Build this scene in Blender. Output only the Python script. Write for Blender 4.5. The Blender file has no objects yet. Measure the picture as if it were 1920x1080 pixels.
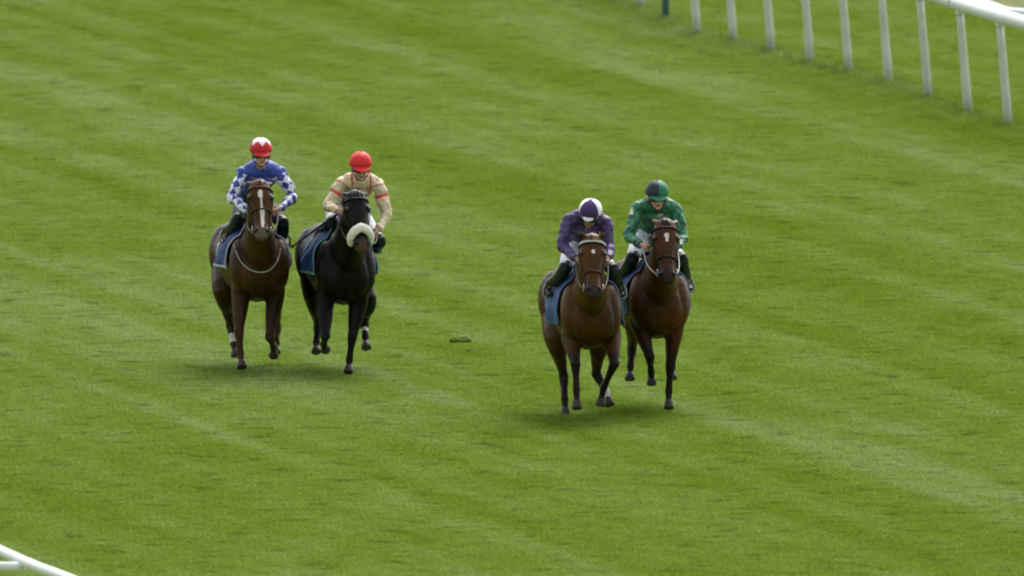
import bpy, math, random
import numpy as np
from mathutils import Vector, Matrix, noise
from mathutils.bvhtree import BVHTree

random.seed(7)
S = bpy.context.scene
COL = S.collection
R = math.radians

# ------------------------------------------------------------------ camera
CAM_H = 24.5
FPX = 65450.0                      # focal length in pixels of a 1920 wide frame
HOR = -3797.0                      # image row of the horizon
PITCH = math.atan((540 - HOR) / FPX)
cam_d = bpy.data.cameras.new('camera')
cam = bpy.data.objects.new('camera', cam_d); COL.objects.link(cam)
cam.location = (0, 0, CAM_H)
cam.rotation_euler = (math.pi / 2 - PITCH, 0, 0)
cam_d.sensor_width = 36
cam_d.lens = 36 * FPX / 1920
cam_d.clip_start = 1; cam_d.clip_end = 12000
cam_d.dof.use_dof = True
cam_d.dof.focus_distance = 351
cam_d.dof.aperture_fstop = 5.6
S.camera = cam

# ------------------------------------------------------------------ sky + sun (overcast)
SUN_EL, SUN_AZ = R(52), R(150)     # azimuth measured from +Y toward... set below
w = bpy.data.worlds.new('World'); S.world = w; w.use_nodes = True
nt = w.node_tree; nt.nodes.clear()
out = nt.nodes.new('ShaderNodeOutputWorld'); bg = nt.nodes.new('ShaderNodeBackground')
sky = nt.nodes.new('ShaderNodeTexSky'); sky.sky_type = 'NISHITA'; sky.sun_disc = False
sky.dust_density = 4; sky.air_density = 1.2
hs = nt.nodes.new('ShaderNodeHueSaturation'); hs.inputs['Saturation'].default_value = 0.3
nt.links.new(sky.outputs[0], hs.inputs['Color']); nt.links.new(hs.outputs[0], bg.inputs[0]); nt.links.new(bg.outputs[0], out.inputs[0])
bg.inputs[1].default_value = 0.145
sd = bpy.data.lights.new('sun', 'SUN'); so = bpy.data.objects.new('sun', sd); COL.objects.link(so)
sd.energy = 1.0; sd.angle = R(30); sd.color = (1, .96, .9)
# light arrives from behind the runners
sun_from = Vector((0.22, 0.80, 1.0)).normalized()
so.rotation_euler = sun_from.to_track_quat('Z', 'Y').to_euler()
so.location = (0, 350, 60)
sky.sun_elevation = math.asin(sun_from.z)
sky.sun_rotation = math.atan2(sun_from.x, sun_from.y)
S.view_settings.view_transform = 'Standard'; S.view_settings.look = 'None'
S.view_settings.gamma = 1; S.view_settings.exposure = 1.2
try:
    S.cycles.pixel_filter_type = 'BLACKMAN_HARRIS'; S.cycles.filter_width = 1.9
except Exception: pass

# ------------------------------------------------------------------ pixel <-> world
def ray(px, py):
    d = Vector(((px - 960) / FPX, 1, -(py - 540) / FPX))
    c, s = math.cos(PITCH), math.sin(PITCH)
    return Vector((d.x, d.y * c + d.z * s, -d.y * s + d.z * c))
def ground(px, py, z=0.0):
    r = ray(px, py); t = (z - CAM_H) / r.z
    return Vector((r.x * t, r.y * t, z))

# ------------------------------------------------------------------ materials
def mat(name, rough=.6, spec=.5, col=(.5, .5, .5), attr=False, noise_amt=.15, noise_scale=40, bump=0, bump_scale=60, sheen=0, metal=0, trans=0):
    m = bpy.data.materials.new(name); m.use_nodes = True
    t = m.node_tree; b = t.nodes['Principled BSDF']
    b.inputs['Roughness'].default_value = rough
    b.inputs['Specular IOR Level'].default_value = spec
    b.inputs['Metallic'].default_value = metal
    b.inputs['Sheen Weight'].default_value = sheen
    if attr:
        src = t.nodes.new('ShaderNodeAttribute'); src.attribute_name = 'coat'; so_ = src.outputs['Color']
    else:
        src = t.nodes.new('ShaderNodeRGB'); src.outputs[0].default_value = (*col, 1); so_ = src.outputs[0]
    tc = t.nodes.new('ShaderNodeTexCoord')
    n = t.nodes.new('ShaderNodeTexNoise'); n.inputs['Scale'].default_value = noise_scale; n.inputs['Detail'].default_value = 5
    t.links.new(tc.outputs['Object'], n.inputs['Vector'])
    mr = t.nodes.new('ShaderNodeMapRange'); mr.inputs[1].default_value = .3; mr.inputs[2].default_value = .7
    mr.inputs[3].default_value = 1 - noise_amt; mr.inputs[4].default_value = 1 + noise_amt
    t.links.new(n.outputs[0], mr.inputs[0])
    mx = t.nodes.new('ShaderNodeVectorMath'); mx.operation = 'SCALE'
    t.links.new(so_, mx.inputs[0]); t.links.new(mr.outputs[0], mx.inputs['Scale'])
    t.links.new(mx.outputs[0], b.inputs['Base Color'])
    if bump:
        n2 = t.nodes.new('ShaderNodeTexNoise'); n2.inputs['Scale'].default_value = bump_scale; n2.inputs['Detail'].default_value = 4
        t.links.new(tc.outputs['Object'], n2.inputs['Vector'])
        bp = t.nodes.new('ShaderNodeBump'); bp.inputs['Strength'].default_value = bump; bp.inputs['Distance'].default_value = .02
        t.links.new(n2.outputs[0], bp.inputs['Height']); t.links.new(bp.outputs[0], b.inputs['Normal'])
    return m
M_COAT = mat('horse_coat', .42, .11, attr=True, noise_amt=.22, noise_scale=9, bump=.25, bump_scale=14, sheen=0)
M_SILK = mat('racing_silk', .5, .4, attr=True, noise_amt=.08, noise_scale=25, bump=.7, bump_scale=16)
M_SKIN = mat('skin', .55, .4, attr=True, noise_amt=.08)
M_HAIR = mat('dark_mane_hair', .65, .08, (.012, .009, .007), noise_amt=.4)
M_HAIRC = mat('chestnut_mane_hair', .65, .08, (.06, .022, .01), noise_amt=.3)
M_LEATHER = mat('black_leather', .5, .15, (.012, .012, .013), noise_amt=.2)
M_BROWNL = mat('brown_leather', .5, .15, (.04, .017, .009))
M_BOOT = mat('boot_leather', .45, .2, (.008, .011, .012), noise_amt=.2, bump=.2, bump_scale=20)
M_BREECH = mat('white_breeches', .7, .3, (.55, .58, .62), bump=.4, bump_scale=18)
M_NAVYB = mat('dark_breeches', .7, .3, (.012, .018, .03), bump=.4, bump_scale=18)
M_METAL = mat('steel', .4, .5, (.28, .28, .28), metal=1)
M_WEB = mat('pale_webbing', .7, .3, (.30, .30, .25))
M_FLEECE = mat('sheepskin', .95, .1, (.78, .73, .60), noise_amt=.12, noise_scale=60, bump=1, bump_scale=90)
M_WHITE = mat('white_plastic_rail', .4, .35, (.60, .62, .60), noise_amt=.06, noise_scale=3)
M_POST = mat('off_white_post', .5, .4, (.47, .50, .43), noise_amt=.12, noise_scale=5)
M_GREENP = mat('dark_green_post', .5, .4, (.03, .075, .055))
M_HELM = mat('helmet_silk', .55, .25, attr=True, noise_amt=.06, noise_scale=30, bump=.25, bump_scale=30)
M_LENS = mat('goggle_lens', .12, .6, (.006, .008, .01), noise_amt=0)
M_CLOTH = mat('saddle_cloth', .7, .3, attr=True, noise_amt=.15, noise_scale=20, bump=.4, bump_scale=20)
M_TURFCLOD = mat('turf_clod', .95, .1, (.06, .10, .010), noise_amt=.5, noise_scale=30, bump=1, bump_scale=40)

# ------------------------------------------------------------------ mesh helpers
class MB:
    def __init__(s): s.v = []; s.f = []; s.tag = []
    def loft(s, secs, cap=True):
        """secs: list of rings (equal length lists of Vectors)"""
        n = len(secs[0]); b = len(s.v)
        for r_ in secs: s.v += [Vector(p) for p in r_]
        for i in range(len(secs) - 1):
            for j in range(n):
                k = (j + 1) % n
                s.f.append((b + i*n + j, b + i*n + k, b + (i+1)*n + k, b + (i+1)*n + j))
        if cap:
            s.f.append(tuple(b + j for j in reversed(range(n))))
            e = b + (len(secs)-1)*n
            s.f.append(tuple(e + j for j in range(n)))
    def ell(s, c, r, rot=None, nu=20, nv=12):
        c = Vector(c); rot = rot or Matrix.Identity(3); b = len(s.v)
        s.v.append(c + rot @ Vector((0, 0, r[2])))
        for i in range(1, nv):
            t = math.pi * i / nv
            for j in range(nu):
                a = 2*math.pi*j/nu
                s.v.append(c + rot @ Vector((r[0]*math.sin(t)*math.cos(a), r[1]*math.sin(t)*math.sin(a), r[2]*math.cos(t))))
        s.v.append(c + rot @ Vector((0, 0, -r[2]))); e = len(s.v) - 1
        for j in range(nu):
            k = (j+1) % nu
            s.f.append((b, b+1+j, b+1+k))
            for i in range(nv-2):
                s.f.append((b+1+i*nu+j, b+1+(i+1)*nu+j, b+1+(i+1)*nu+k, b+1+i*nu+k))
            s.f.append((e, b+1+(nv-2)*nu+k, b+1+(nv-2)*nu+j))
    def tube(s, pts, rad, side=(1, 0, 0), n=14, sub=4, cap=True, balls=True):
        """smooth tube through pts; rad = r or (side_r, other_r) per point"""
        pts = [Vector(p) for p in pts]
        if not isinstance(rad, (list, tuple)): rad = [rad] * len(pts)
        rad = [(r, r) if not isinstance(r, (tuple, list)) else r for r in rad]
        P, Q = catmull(pts, rad, sub)
        rings = []
        for i, p in enumerate(P):
            t = (P[min(i+1, len(P)-1)] - P[max(i-1, 0)]).normalized()
            x = Vector(side); x = (x - t * x.dot(t))
            if x.length < 1e-3: x = Vector((0, 1, 0)) - t * t.y
            x.normalize(); y = t.cross(x)
            rings.append([p + x*math.cos(2*math.pi*j/n)*Q[i][0] + y*math.sin(2*math.pi*j/n)*Q[i][1] for j in range(n)])
        s.loft(rings, cap)
    def box(s, c, h, rot=None):
        rot = rot or Matrix.Identity(3); c = Vector(c); b = len(s.v)
        for dz in (-1, 1):
            for dx, dy in ((-1,-1),(1,-1),(1,1),(-1,1)):
                s.v.append(c + rot @ Vector((dx*h[0], dy*h[1], dz*h[2])))
        for f in ((3,2,1,0),(4,5,6,7),(0,1,5,4),(1,2,6,5),(2,3,7,6),(3,0,4,7)): s.f.append(tuple(b+i for i in f))
    def mesh(s, name='m'):
        me = bpy.data.meshes.new(name); me.from_pydata([tuple(v) for v in s.v], [], s.f); me.update(); return me

def catmull(pts, rad, sub):
    P, Q = [], []
    n = len(pts)
    if n == 2 or sub <= 1: return list(pts), list(rad)
    for i in range(n - 1):
        p0, p1, p2, p3 = pts[max(i-1,0)], pts[i], pts[i+1], pts[min(i+2,n-1)]
        for k in range(sub):
            t = k / sub; t2, t3 = t*t, t*t*t
            P.append(.5*((2*p1) + (p2-p0)*t + (2*p0-5*p1+4*p2-p3)*t2 + (3*p1-p0-3*p2+p3)*t3))
            Q.append(tuple(rad[i][a]*(1-t) + rad[i+1][a]*t for a in (0, 1)))
    P.append(pts[-1]); Q.append(rad[-1])
    return P, Q

def remesh(me, voxel, it=5, fac=.5):
    o = bpy.data.objects.new('tmp', me); COL.objects.link(o)
    m = o.modifiers.new('r', 'REMESH'); m.mode = 'VOXEL'; m.voxel_size = voxel; m.adaptivity = 0
    if it:
        sm = o.modifiers.new('s', 'SMOOTH'); sm.factor = fac; sm.iterations = it
    dg = bpy.context.evaluated_depsgraph_get()
    r_ = bpy.data.meshes.new_from_object(o.evaluated_get(dg))
    bpy.data.objects.remove(o); return r_

def smooth(me):
    me.polygons.foreach_set('use_smooth', [True]*len(me.polygons)); me.update()

def obj(name, me, m, parent=None):
    me.name = name
    me.materials.clear(); me.materials.append(m)
    o = bpy.data.objects.new(name, me); COL.objects.link(o)
    if parent: o.parent = parent
    return o
def tag(o, label=None, cat=None, group=None, kind=None):
    if label: o['label'] = label
    if cat: o['category'] = cat
    if group: o['group'] = group
    if kind: o['kind'] = kind
    return o
def coords(me):
    a = np.empty(len(me.vertices)*3, np.float32); me.vertices.foreach_get('co', a); return a.reshape(-1, 3)
def paint(me, rgb):
    a = me.color_attributes.new('coat', 'FLOAT_COLOR', 'POINT')
    c = np.ones((len(rgb), 4), np.float32); c[:, :3] = rgb
    a.data.foreach_set('color', c.ravel())
def seg_param(co, a, b):
    a = np.array(a); b = np.array(b); d = b - a
    t = np.clip(((co - a) @ d) / (d @ d), 0, 1)
    q = a + t[:, None]*d
    return t, np.linalg.norm(co - q, axis=1)
def chain_param(co, pts):
    """arc length along and distance to a polyline"""
    best = np.full(len(co), 9e9); arc = np.zeros(len(co)); L = 0
    for a, b in zip(pts[:-1], pts[1:]):
        t, d = seg_param(co, a, b); ln = (Vector(b)-Vector(a)).length
        m = d < best; best[m] = d[m]; arc[m] = L + t[m]*ln; L += ln
    return arc, best, L
def sstep(a, b, x):
    t = np.clip((x-a)/(b-a), 0, 1); return t*t*(3-2*t)
def mix(c0, c1, m): return c0*(1-m[:, None]) + np.array(c1)*m[:, None]
def vnoise(co, s, off=0.):
    return np.array([noise.noise(Vector((c[0]*s+off, c[1]*s, c[2]*s))) for c in co], np.float32)
def cloth_wrinkle(me, amt, s):
    co = coords(me); no = np.empty(len(co)*3, np.float32); me.vertices.foreach_get('normal', no); no = no.reshape(-1, 3)
    co += no * (vnoise(co, s)*amt + vnoise(co, s*2.3, 9)*amt*.5)[:, None]
    me.vertices.foreach_set('co', co.ravel()); me.update()

# ------------------------------------------------------------------ GROUND, GRASS
HEAD = R(11.3)                      # running direction, measured from -Y toward +X
def grass_colour(t, with_attr):
    """turf colour from world position: mown bands along the course, wear, blotches"""
    L = t.links.new; N = t.nodes.new
    g = N('ShaderNodeNewGeometry')
    rot = N('ShaderNodeVectorRotate'); rot.rotation_type = 'Z_AXIS'; rot.inputs['Angle'].default_value = -HEAD
    L(g.outputs['Position'], rot.inputs['Vector'])
    def nz(sx, sy, sc, det=3, off=0):
        mp = N('ShaderNodeMapping'); mp.inputs['Scale'].default_value = (sx, sy, .0); mp.inputs['Location'].default_value = (off, off*.7, 0)
        L(rot.outputs[0], mp.inputs['Vector'])
        n = N('ShaderNodeTexNoise'); n.inputs['Scale'].default_value = sc; n.inputs['Detail'].default_value = det
        L(mp.outputs[0], n.inputs['Vector']); return n.outputs[0]
    def rng(s, a, b, c=0., d=1.):
        m = N('ShaderNodeMapRange'); m.inputs[1].default_value = a; m.inputs[2].default_value = b; m.inputs[3].default_value = c; m.inputs[4].default_value = d
        L(s, m.inputs[0]); return m.outputs[0]
    def mth(op, a, b):
        m = N('ShaderNodeMath'); m.operation = op
        for i, x in enumerate((a, b)):
            if isinstance(x, (int, float)): m.inputs[i].default_value = x
            else: L(x, m.inputs[i])
        return m.outputs[0]
    bands = nz(1.15, .014, 1, 3, 3.1)
    wide = nz(.22, .03, 1, 2, 11)
    patch = nz(1, .35, 1.2, 4, 5)
    fine = nz(2.2, 1.0, 2.2, 4, 17)
    tiny = nz(.75, .9, 3.4, 4, 23)
    f = mth('ADD', mth('MULTIPLY', rng(bands, .38, .62, .08, 1), .52), mth('MULTIPLY', rng(wide, .42, .58, .1, 1), .36))
    f = mth('ADD', f, mth('MULTIPLY', rng(patch, .3, .7, -1, 1), .24))
    f = mth('ADD', f, mth('MULTIPLY', rng(fine, .3, .7, -1, 1), .12))
    cr = N('ShaderNodeValToRGB'); L(f, cr.inputs[0])
    e = cr.color_ramp.elements
    e[0].position = .0; e[0].color = (.154, .240, .022, 1)
    e[1].position = 1.0; e[1].color = (.245, .342, .105, 1)
    m2 = cr.color_ramp.elements.new(.5); m2.color = (.190, .285, .046, 1)
    # dark nicks and hoof prints
    sc = mth('MULTIPLY', rng(tiny, .545, .64), rng(fine, .34, .56))
    k = mth('SUBTRACT', 1, mth('MULTIPLY', sc, .44))
    lt = mth('MULTIPLY', rng(nz(1, 1, 4, 3, 41), .60, .74), .16)
    k = mth('ADD', k, lt)
    vm = N('ShaderNodeVectorMath'); vm.operation = 'SCALE'; L(cr.outputs[0], vm.inputs[0]); L(k, vm.inputs['Scale'])
    o = vm.outputs[0]
    if with_attr:
        at = N('ShaderNodeAttribute'); at.attribute_name = 'blade'
        v2 = N('ShaderNodeVectorMath'); v2.operation = 'MULTIPLY'; L(o, v2.inputs[0]); L(at.outputs['Color'], v2.inputs[1]); o = v2.outputs[0]
    else:
        v2 = N('ShaderNodeVectorMath'); v2.operation = 'SCALE'; v2.inputs['Scale'].default_value = .60; L(o, v2.inputs[0]); o = v2.outputs[0]  # ground colour dimmed to stand in for the blades' self-shadow
    return o
def grass_mat(name, blade):
    m = bpy.data.materials.new(name); m.use_nodes = True; t = m.node_tree
    b = t.nodes['Principled BSDF']; b.inputs['Roughness'].default_value = .75; b.inputs['Specular IOR Level'].default_value = 0
    c = grass_colour(t, blade); t.links.new(c, b.inputs['Base Color'])
    if blade:
        tr = t.nodes.new('ShaderNodeBsdfTranslucent'); t.links.new(c, tr.inputs['Color'])
        ms = t.nodes.new('ShaderNodeMixShader'); ms.inputs[0].default_value = .3
        gg = t.nodes.new('ShaderNodeNewGeometry'); va = t.nodes.new('ShaderNodeVectorMath'); va.operation = 'MULTIPLY_ADD'
        va.inputs[1].default_value = (.2, .2, .2); va.inputs[2].default_value = (0, 0, .9)
        vn = t.nodes.new('ShaderNodeVectorMath'); vn.operation = 'NORMALIZE'
        t.links.new(gg.outputs['Normal'], va.inputs[0]); t.links.new(va.outputs[0], vn.inputs[0]); t.links.new(vn.outputs[0], b.inputs['Normal'])
        t.links.new(b.outputs[0], ms.inputs[1]); t.links.new(tr.outputs[0], ms.inputs[2])
        t.links.new(ms.outputs[0], t.nodes['Material Output'].inputs['Surface'])
    return m
M_TURF = grass_mat('turf_soil', False); M_BLADE = grass_mat('grass_blades', True)
gm = MB(); gm.v = [Vector((x, y, 0)) for x, y in ((-4000,-500),(4000,-500),(4000,9000),(-4000,9000))]; gm.f = [(0,1,2,3)]
tag(obj('ground', gm.mesh(), M_TURF), kind='structure')

def grass():
    T = 2.0; NB = 11000; rs = np.random.RandomState(3)
    x = rs.uniform(-T/2, T/2, NB); y = rs.uniform(-T/2, T/2, NB)
    clump = np.sin(x*math.pi*5)*np.sin(y*math.pi*4+x*math.pi*3)*.6 + rs.normal(0, .3, NB)
    h = rs.uniform(.013, .026, NB) * (1 + .35*clump)
    az = rs.uniform(0, math.pi*2, NB); ln = rs.uniform(.5, 2.2, NB)*h; la = rs.normal(0, .45, NB) + math.pi*rs.randint(0, 2, NB)
    wd = rs.uniform(.003, .005, NB)
    cx, cy = np.cos(az), np.sin(az); lx, ly = np.cos(la)*ln, np.sin(la)*ln
    z0 = np.full(NB, -.003)
    def st(a, b, c): return np.stack([a, b, c], 1)
    v0 = st(x-cx*wd, y-cy*wd, z0); v1 = st(x+cx*wd, y+cy*wd, z0)
    v2 = st(x+cx*wd*.8+lx*.35, y+cy*wd*.8+ly*.35, h*.6); v3 = st(x-cx*wd*.8+lx*.35, y-cy*wd*.8+ly*.35, h*.6)
    v4 = st(x+lx, y+ly, h)
    V = np.stack([v0, v1, v2, v3, v4], 1).reshape(-1, 3)
    F = []
    for i in range(NB):
        b = i*5; F.append((b, b+1, b+2, b+3)); F.append((b+3, b+2, b+4))
    me = bpy.data.meshes.new('grass'); me.from_pydata(V.tolist(), [], F); me.update(); smooth(me)
    # every normal leans to the sky so the sward shades as one soft surface
    a = me.color_attributes.new('blade', 'FLOAT_COLOR', 'POINT')
    k = rs.uniform(.95, 1.05, NB)*(1 + .05*clump); hue = rs.uniform(-.05, .07, NB)
    c = np.ones((NB, 5, 4), np.float32)
    c[:, :, 0] = (k*(1+hue))[:, None]; c[:, :, 1] = k[:, None]; c[:, :, 2] = (k*(1-hue))[:, None]
    a.data.foreach_set('color', c.ravel())
    o = obj('grass', me, M_BLADE); tag(o, kind='stuff')
    o['label'] = 'short mown green racecourse turf in streaked light and dark bands'; o['category'] = 'grass'
    ng = bpy.data.node_groups.new('sward', 'GeometryNodeTree')
    ng.interface.new_socket('Geometry', in_out='INPUT', socket_type='NodeSocketGeometry')
    ng.interface.new_socket('Geometry', in_out='OUTPUT', socket_type='NodeSocketGeometry')
    N = ng.nodes.new; L = ng.links.new
    gi = N('NodeGroupInput'); go = N('NodeGroupOutput')
    nx, ny = 27, 84
    gr = N('GeometryNodeMeshGrid'); gr.inputs['Size X'].default_value = T*(nx-1); gr.inputs['Size Y'].default_value = T*(ny-1)
    gr.inputs['Vertices X'].default_value = nx; gr.inputs['Vertices Y'].default_value = ny
    rv = N('FunctionNodeRandomValue'); rv.data_type = 'INT'; rv.inputs['Min'].default_value = 0 if False else 0
    for s_ in rv.inputs:
        if s_.name == 'Min' and s_.type == 'INT': s_.default_value = 0
        if s_.name == 'Max' and s_.type == 'INT': s_.default_value = 3
    mu = N('ShaderNodeMath'); mu.operation = 'MULTIPLY'; mu.inputs[1].default_value = math.pi
    ro = [s_ for s_ in rv.outputs if s_.type == 'INT'][0]
    L(ro, mu.inputs[0])
    cb = N('ShaderNodeCombineXYZ'); L(mu.outputs[0], cb.inputs[2])
    ip = N('GeometryNodeInstanceOnPoints'); L(gr.outputs['Mesh'], ip.inputs['Points']); L(gi.outputs[0], ip.inputs['Instance'])
    L(cb.outputs[0], ip.inputs['Rotation']); L(ip.outputs[0], go.inputs[0])
    md = o.modifiers.new('sward', 'NODES'); md.node_group = ng
    o.location = (0, 380, 0); o.rotation_euler.z = HEAD + R(9)
    return o
grass()
for m_ in bpy.data.materials: pass

# ------------------------------------------------------------------ RAILS
def rail_profile(hw, hh, n=14): return [(hw*math.cos(2*math.pi*j/n), hh*math.sin(2*math.pi*j/n)) for j in range(n)]
def top_rail(pts, hw, hh):
    mb = MB(); P, _ = catmull([Vector(p) for p in pts], [(1, 1)]*len(pts), 6)
    rings = []
    for i, p in enumerate(P):
        t = (P[min(i+1, len(P)-1)] - P[max(i-1, 0)]).normalized(); s_ = t.cross(Vector((0, 0, 1))).normalized()
        rings.append([p + s_*a + Vector((0, 0, 1))*b for a, b in rail_profile(hw, hh)])
    mb.loft(rings); me = mb.mesh('r'); smooth(me); return me
def far_rail():
    bases = [(2410, 386), (2340, 366), (2266, 345), (2192, 323), (2117, 301), (2042, 279), (1966, 257), (1891, 235), (1816, 211), (1741, 183), (1667, 155), (1592, 134), (1520, 117), (1447, 97), (1376, 77), (1308, 65), None, (1204, 15), (1166, 3), (1132, -10), (1100, -24), (1070, -39)]
    full = [b if b else (1250, 37) for b in bases]
    pts = [ground(*b) for b in full]
    root = bpy.data.objects.new('running_rail', None); COL.objects.link(root); root.location = pts[7]
    tag(root, 'curving white plastic running rail with slanted posts beyond the runners', 'rail')
    inv = -pts[7]
    lean = Vector((-.105, -.02, 0))
    H = 1.25
    tops = [p + lean + Vector((0, 0, H)) for p in pts]
    obj('top_rail', top_rail([t + inv + Vector((0, 0, .0)) for t in tops], .075, .085), M_WHITE, root)
    for i, (b, p, t) in enumerate(zip(bases, pts, tops)):
        if b is None: continue
        mb = MB(); a = p + inv; e = t + inv - Vector((0, 0, .06))
        mb.tube([a + Vector((0, 0, -.05)), a.lerp(e, .5), e], [.052, .046, .04], n=12, sub=2)
        me = mb.mesh(); smooth(me); obj('post', me, M_POST, root)
        c_ = MB(); c_.tube([e - (e-a)*.055, e - (e-a)*.01], [.047, .047], n=12, sub=1); me = c_.mesh(); smooth(me); obj('clamp', me, M_WHITE, root)
        if i % 2 == 0 and 0 < i < len(pts)-1:
            tt = (tops[i+1]-tops[i-1]).normalized(); q_ = tops[i] + inv
            me = top_rail([q_ - tt*.09 + tt*.35, q_ + tt*.09 + tt*.35], .079, .089); obj('joint_sleeve', me, M_POST, root)
    return pts
rp = far_rail()
def verge():
    rs = random.Random(5); V = []; Fc = []; C = []
    for a, b in zip(rp[4:-1], rp[5:]):
        n = int((b-a).length*260)
        for i in range(n):
            t = rs.random(); q = a.lerp(b, t) + Vector((rs.gauss(-.02, .13), 0, 0)); h = rs.uniform(.03, .085)
            lx, ly = rs.gauss(0, .6)*h, rs.gauss(0, .4)*h; w_ = rs.uniform(.003, .005); az = rs.uniform(0, 3.14); cx, cy = math.cos(az)*w_, math.sin(az)*w_
            k = len(V); V += [(q.x-cx, q.y-cy, 0), (q.x+cx, q.y+cy, 0), (q.x+lx*.4+cx, q.y+ly*.4+cy, h*.6), (q.x+lx*.4-cx, q.y+ly*.4-cy, h*.6), (q.x+lx, q.y+ly, h)]
            Fc += [(k, k+1, k+2, k+3), (k+3, k+2, k+4)]; c = rs.uniform(.95, 1.2); C += [(c*1.08, c, c*1.7, 1)]*5
    me = bpy.data.meshes.new('long_grass'); me.from_pydata(V, [], Fc); me.update()
    at = me.color_attributes.new('blade', 'FLOAT_COLOR', 'POINT'); at.data.foreach_set('color', np.array(C, np.float32).ravel())
    o = obj('long_grass', me, M_BLADE); tag(o, 'paler uncut fringe of grass along the feet of the rail posts', 'grass', kind='stuff')
verge()
# dark green marker post in the line of the rail
p = ground(1248, 36)
mb = MB(); mb.tube([(0,0,-.1),(0,0,.8),(0,0,1.75)], [.045,.045,.045], n=12, sub=1)
mb.box((0, 0, 1.77), (.055, .055, .02))
me = mb.mesh(); o = obj('marker_post', me, M_GREENP); o.location = p
tag(o, 'dark green upright post standing in the line of the white rail', 'post')

# low edging beyond, and a worn track behind it
def edging():
    pts = [ground(*q, .07) for q in ((1640, -40), (1720, -16), (1785, -3), (1838, 5), (1862, 13), (1886, 21), (1922, 25), (1990, 31), (2080, 50))]
    root = bpy.data.objects.new('plastic_edging', None); COL.objects.link(root); root.location = (pts[5].x, pts[5].y, 0)
    tag(root, 'low white plastic edging curving over the ground behind the running rail at top right corner', 'edging')
    obj('edging_tube', top_rail([q - root.location for q in pts], .06, .055), M_WHITE, root)
    for q in pts[::2]:
        mb = MB(); mb.tube([(q.x, q.y, -.05), (q.x, q.y, .05)], .02, n=8, sub=1); mb.v = [v - root.location for v in mb.v]
        obj('peg', mb.mesh(), M_POST, root)
edging()
M_PATH = mat('bare_track', .95, .1, (.105, .12, .035), noise_amt=.3, noise_scale=2)
pth = MB()
pth.v = [ground(1850, 6, .02), ground(1945, 20, .02), ground(2600, 150, .02), ground(2900, -100, .02), ground(1600, -260, .02), ground(1700, -60, .02)]
pth.f = [tuple(range(6))]
tag(obj('path', pth.mesh(), M_PATH), kind='structure')

def near_rail():
    root = bpy.data.objects.new('near_rail', None); COL.objects.link(root)
    H = 1.30
    a = ground(-420, 868, H); pts = [ground(-700, 770, H), ground(-420, 866, H), ground(-180, 952, H), ground(0, 1033, H), ground(66, 1062, H), ground(150, 1094, H), ground(420, 1204, H), ground(760, 1350, H)]
    base = Vector((pts[4].x, pts[4].y, 0)); root.location = base
    tag(root, 'white rail with bracket arm cutting the bottom left corner', 'rail')
    obj('top_rail', top_rail([q-base for q in pts], .044, .05), M_WHITE, root)
    rot_out = Vector((-math.cos(HEAD), -math.sin(HEAD)*.0, 0)).normalized()
    for q in (ground(45, 1053, H), ground(760, 1350, H), ground(-640, 790, H)):
        e = q + Vector((-.55, .35, -.06))
        mb = MB(); mb.tube([q-base+Vector((0,0,-.05)), q-base+Vector((-.3, .2, -.06)), e-base, e-base+Vector((-.1, .1, -.25)), e-base+Vector((-.12, .12, -1.3))], [.045]*5, n=12, sub=5)
        me = mb.mesh(); smooth(me); obj('post', me, M_POST if False else M_WHITE, root)
near_rail()

# turf clods
def clod(px, py, r, label):
    g_ = ground(px, py); mb = MB(); rs = random.Random(px)
    for i in range(7):
        mb.ell((rs.uniform(-1, 1)*r, rs.uniform(-1, 1)*r*1.3, r*.18), (r*rs.uniform(.35, .6), r*rs.uniform(.5, .9), r*rs.uniform(.18, .4)), nu=12, nv=8)
    me = remesh(mb.mesh(), r*.10, 2); cloth_wrinkle(me, r*.12, 14)
    b = len(me.vertices)
    o = obj('turf_clod', me, M_TURFCLOD); o.location = g_
    tag(o, label, 'divot', 'kicked up turf clods')
clod(868, 642, .10, 'largest dark kicked up clod of turf on the grass midway between the two pairs')
clod(884, 659, .06, 'flat turf scrap just below the largest clod')
clod(918, 471, .05, 'small dark turf clod right of the red capped rider')

# ------------------------------------------------------------------ LOCAL FRAME OF A RUNNER
class Frame:
    def __init__(s, gx, gy, yaw):
        s.r = ground(gx, gy); s.yaw = yaw
        s.x = Vector((math.cos(yaw), math.sin(yaw), 0)); s.y = Vector((-math.sin(yaw), math.cos(yaw), 0))
    def P(s, px, py, ly):
        c = Vector((0, 0, CAM_H)); d = ray(px, py)
        t = (ly - (c - s.r).dot(s.y)) / d.dot(s.y)
        q = c + d*t - s.r
        return Vector((q.dot(s.x), ly, q.z))

def ring(fr, s_, ang, k=1.0): ...

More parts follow.
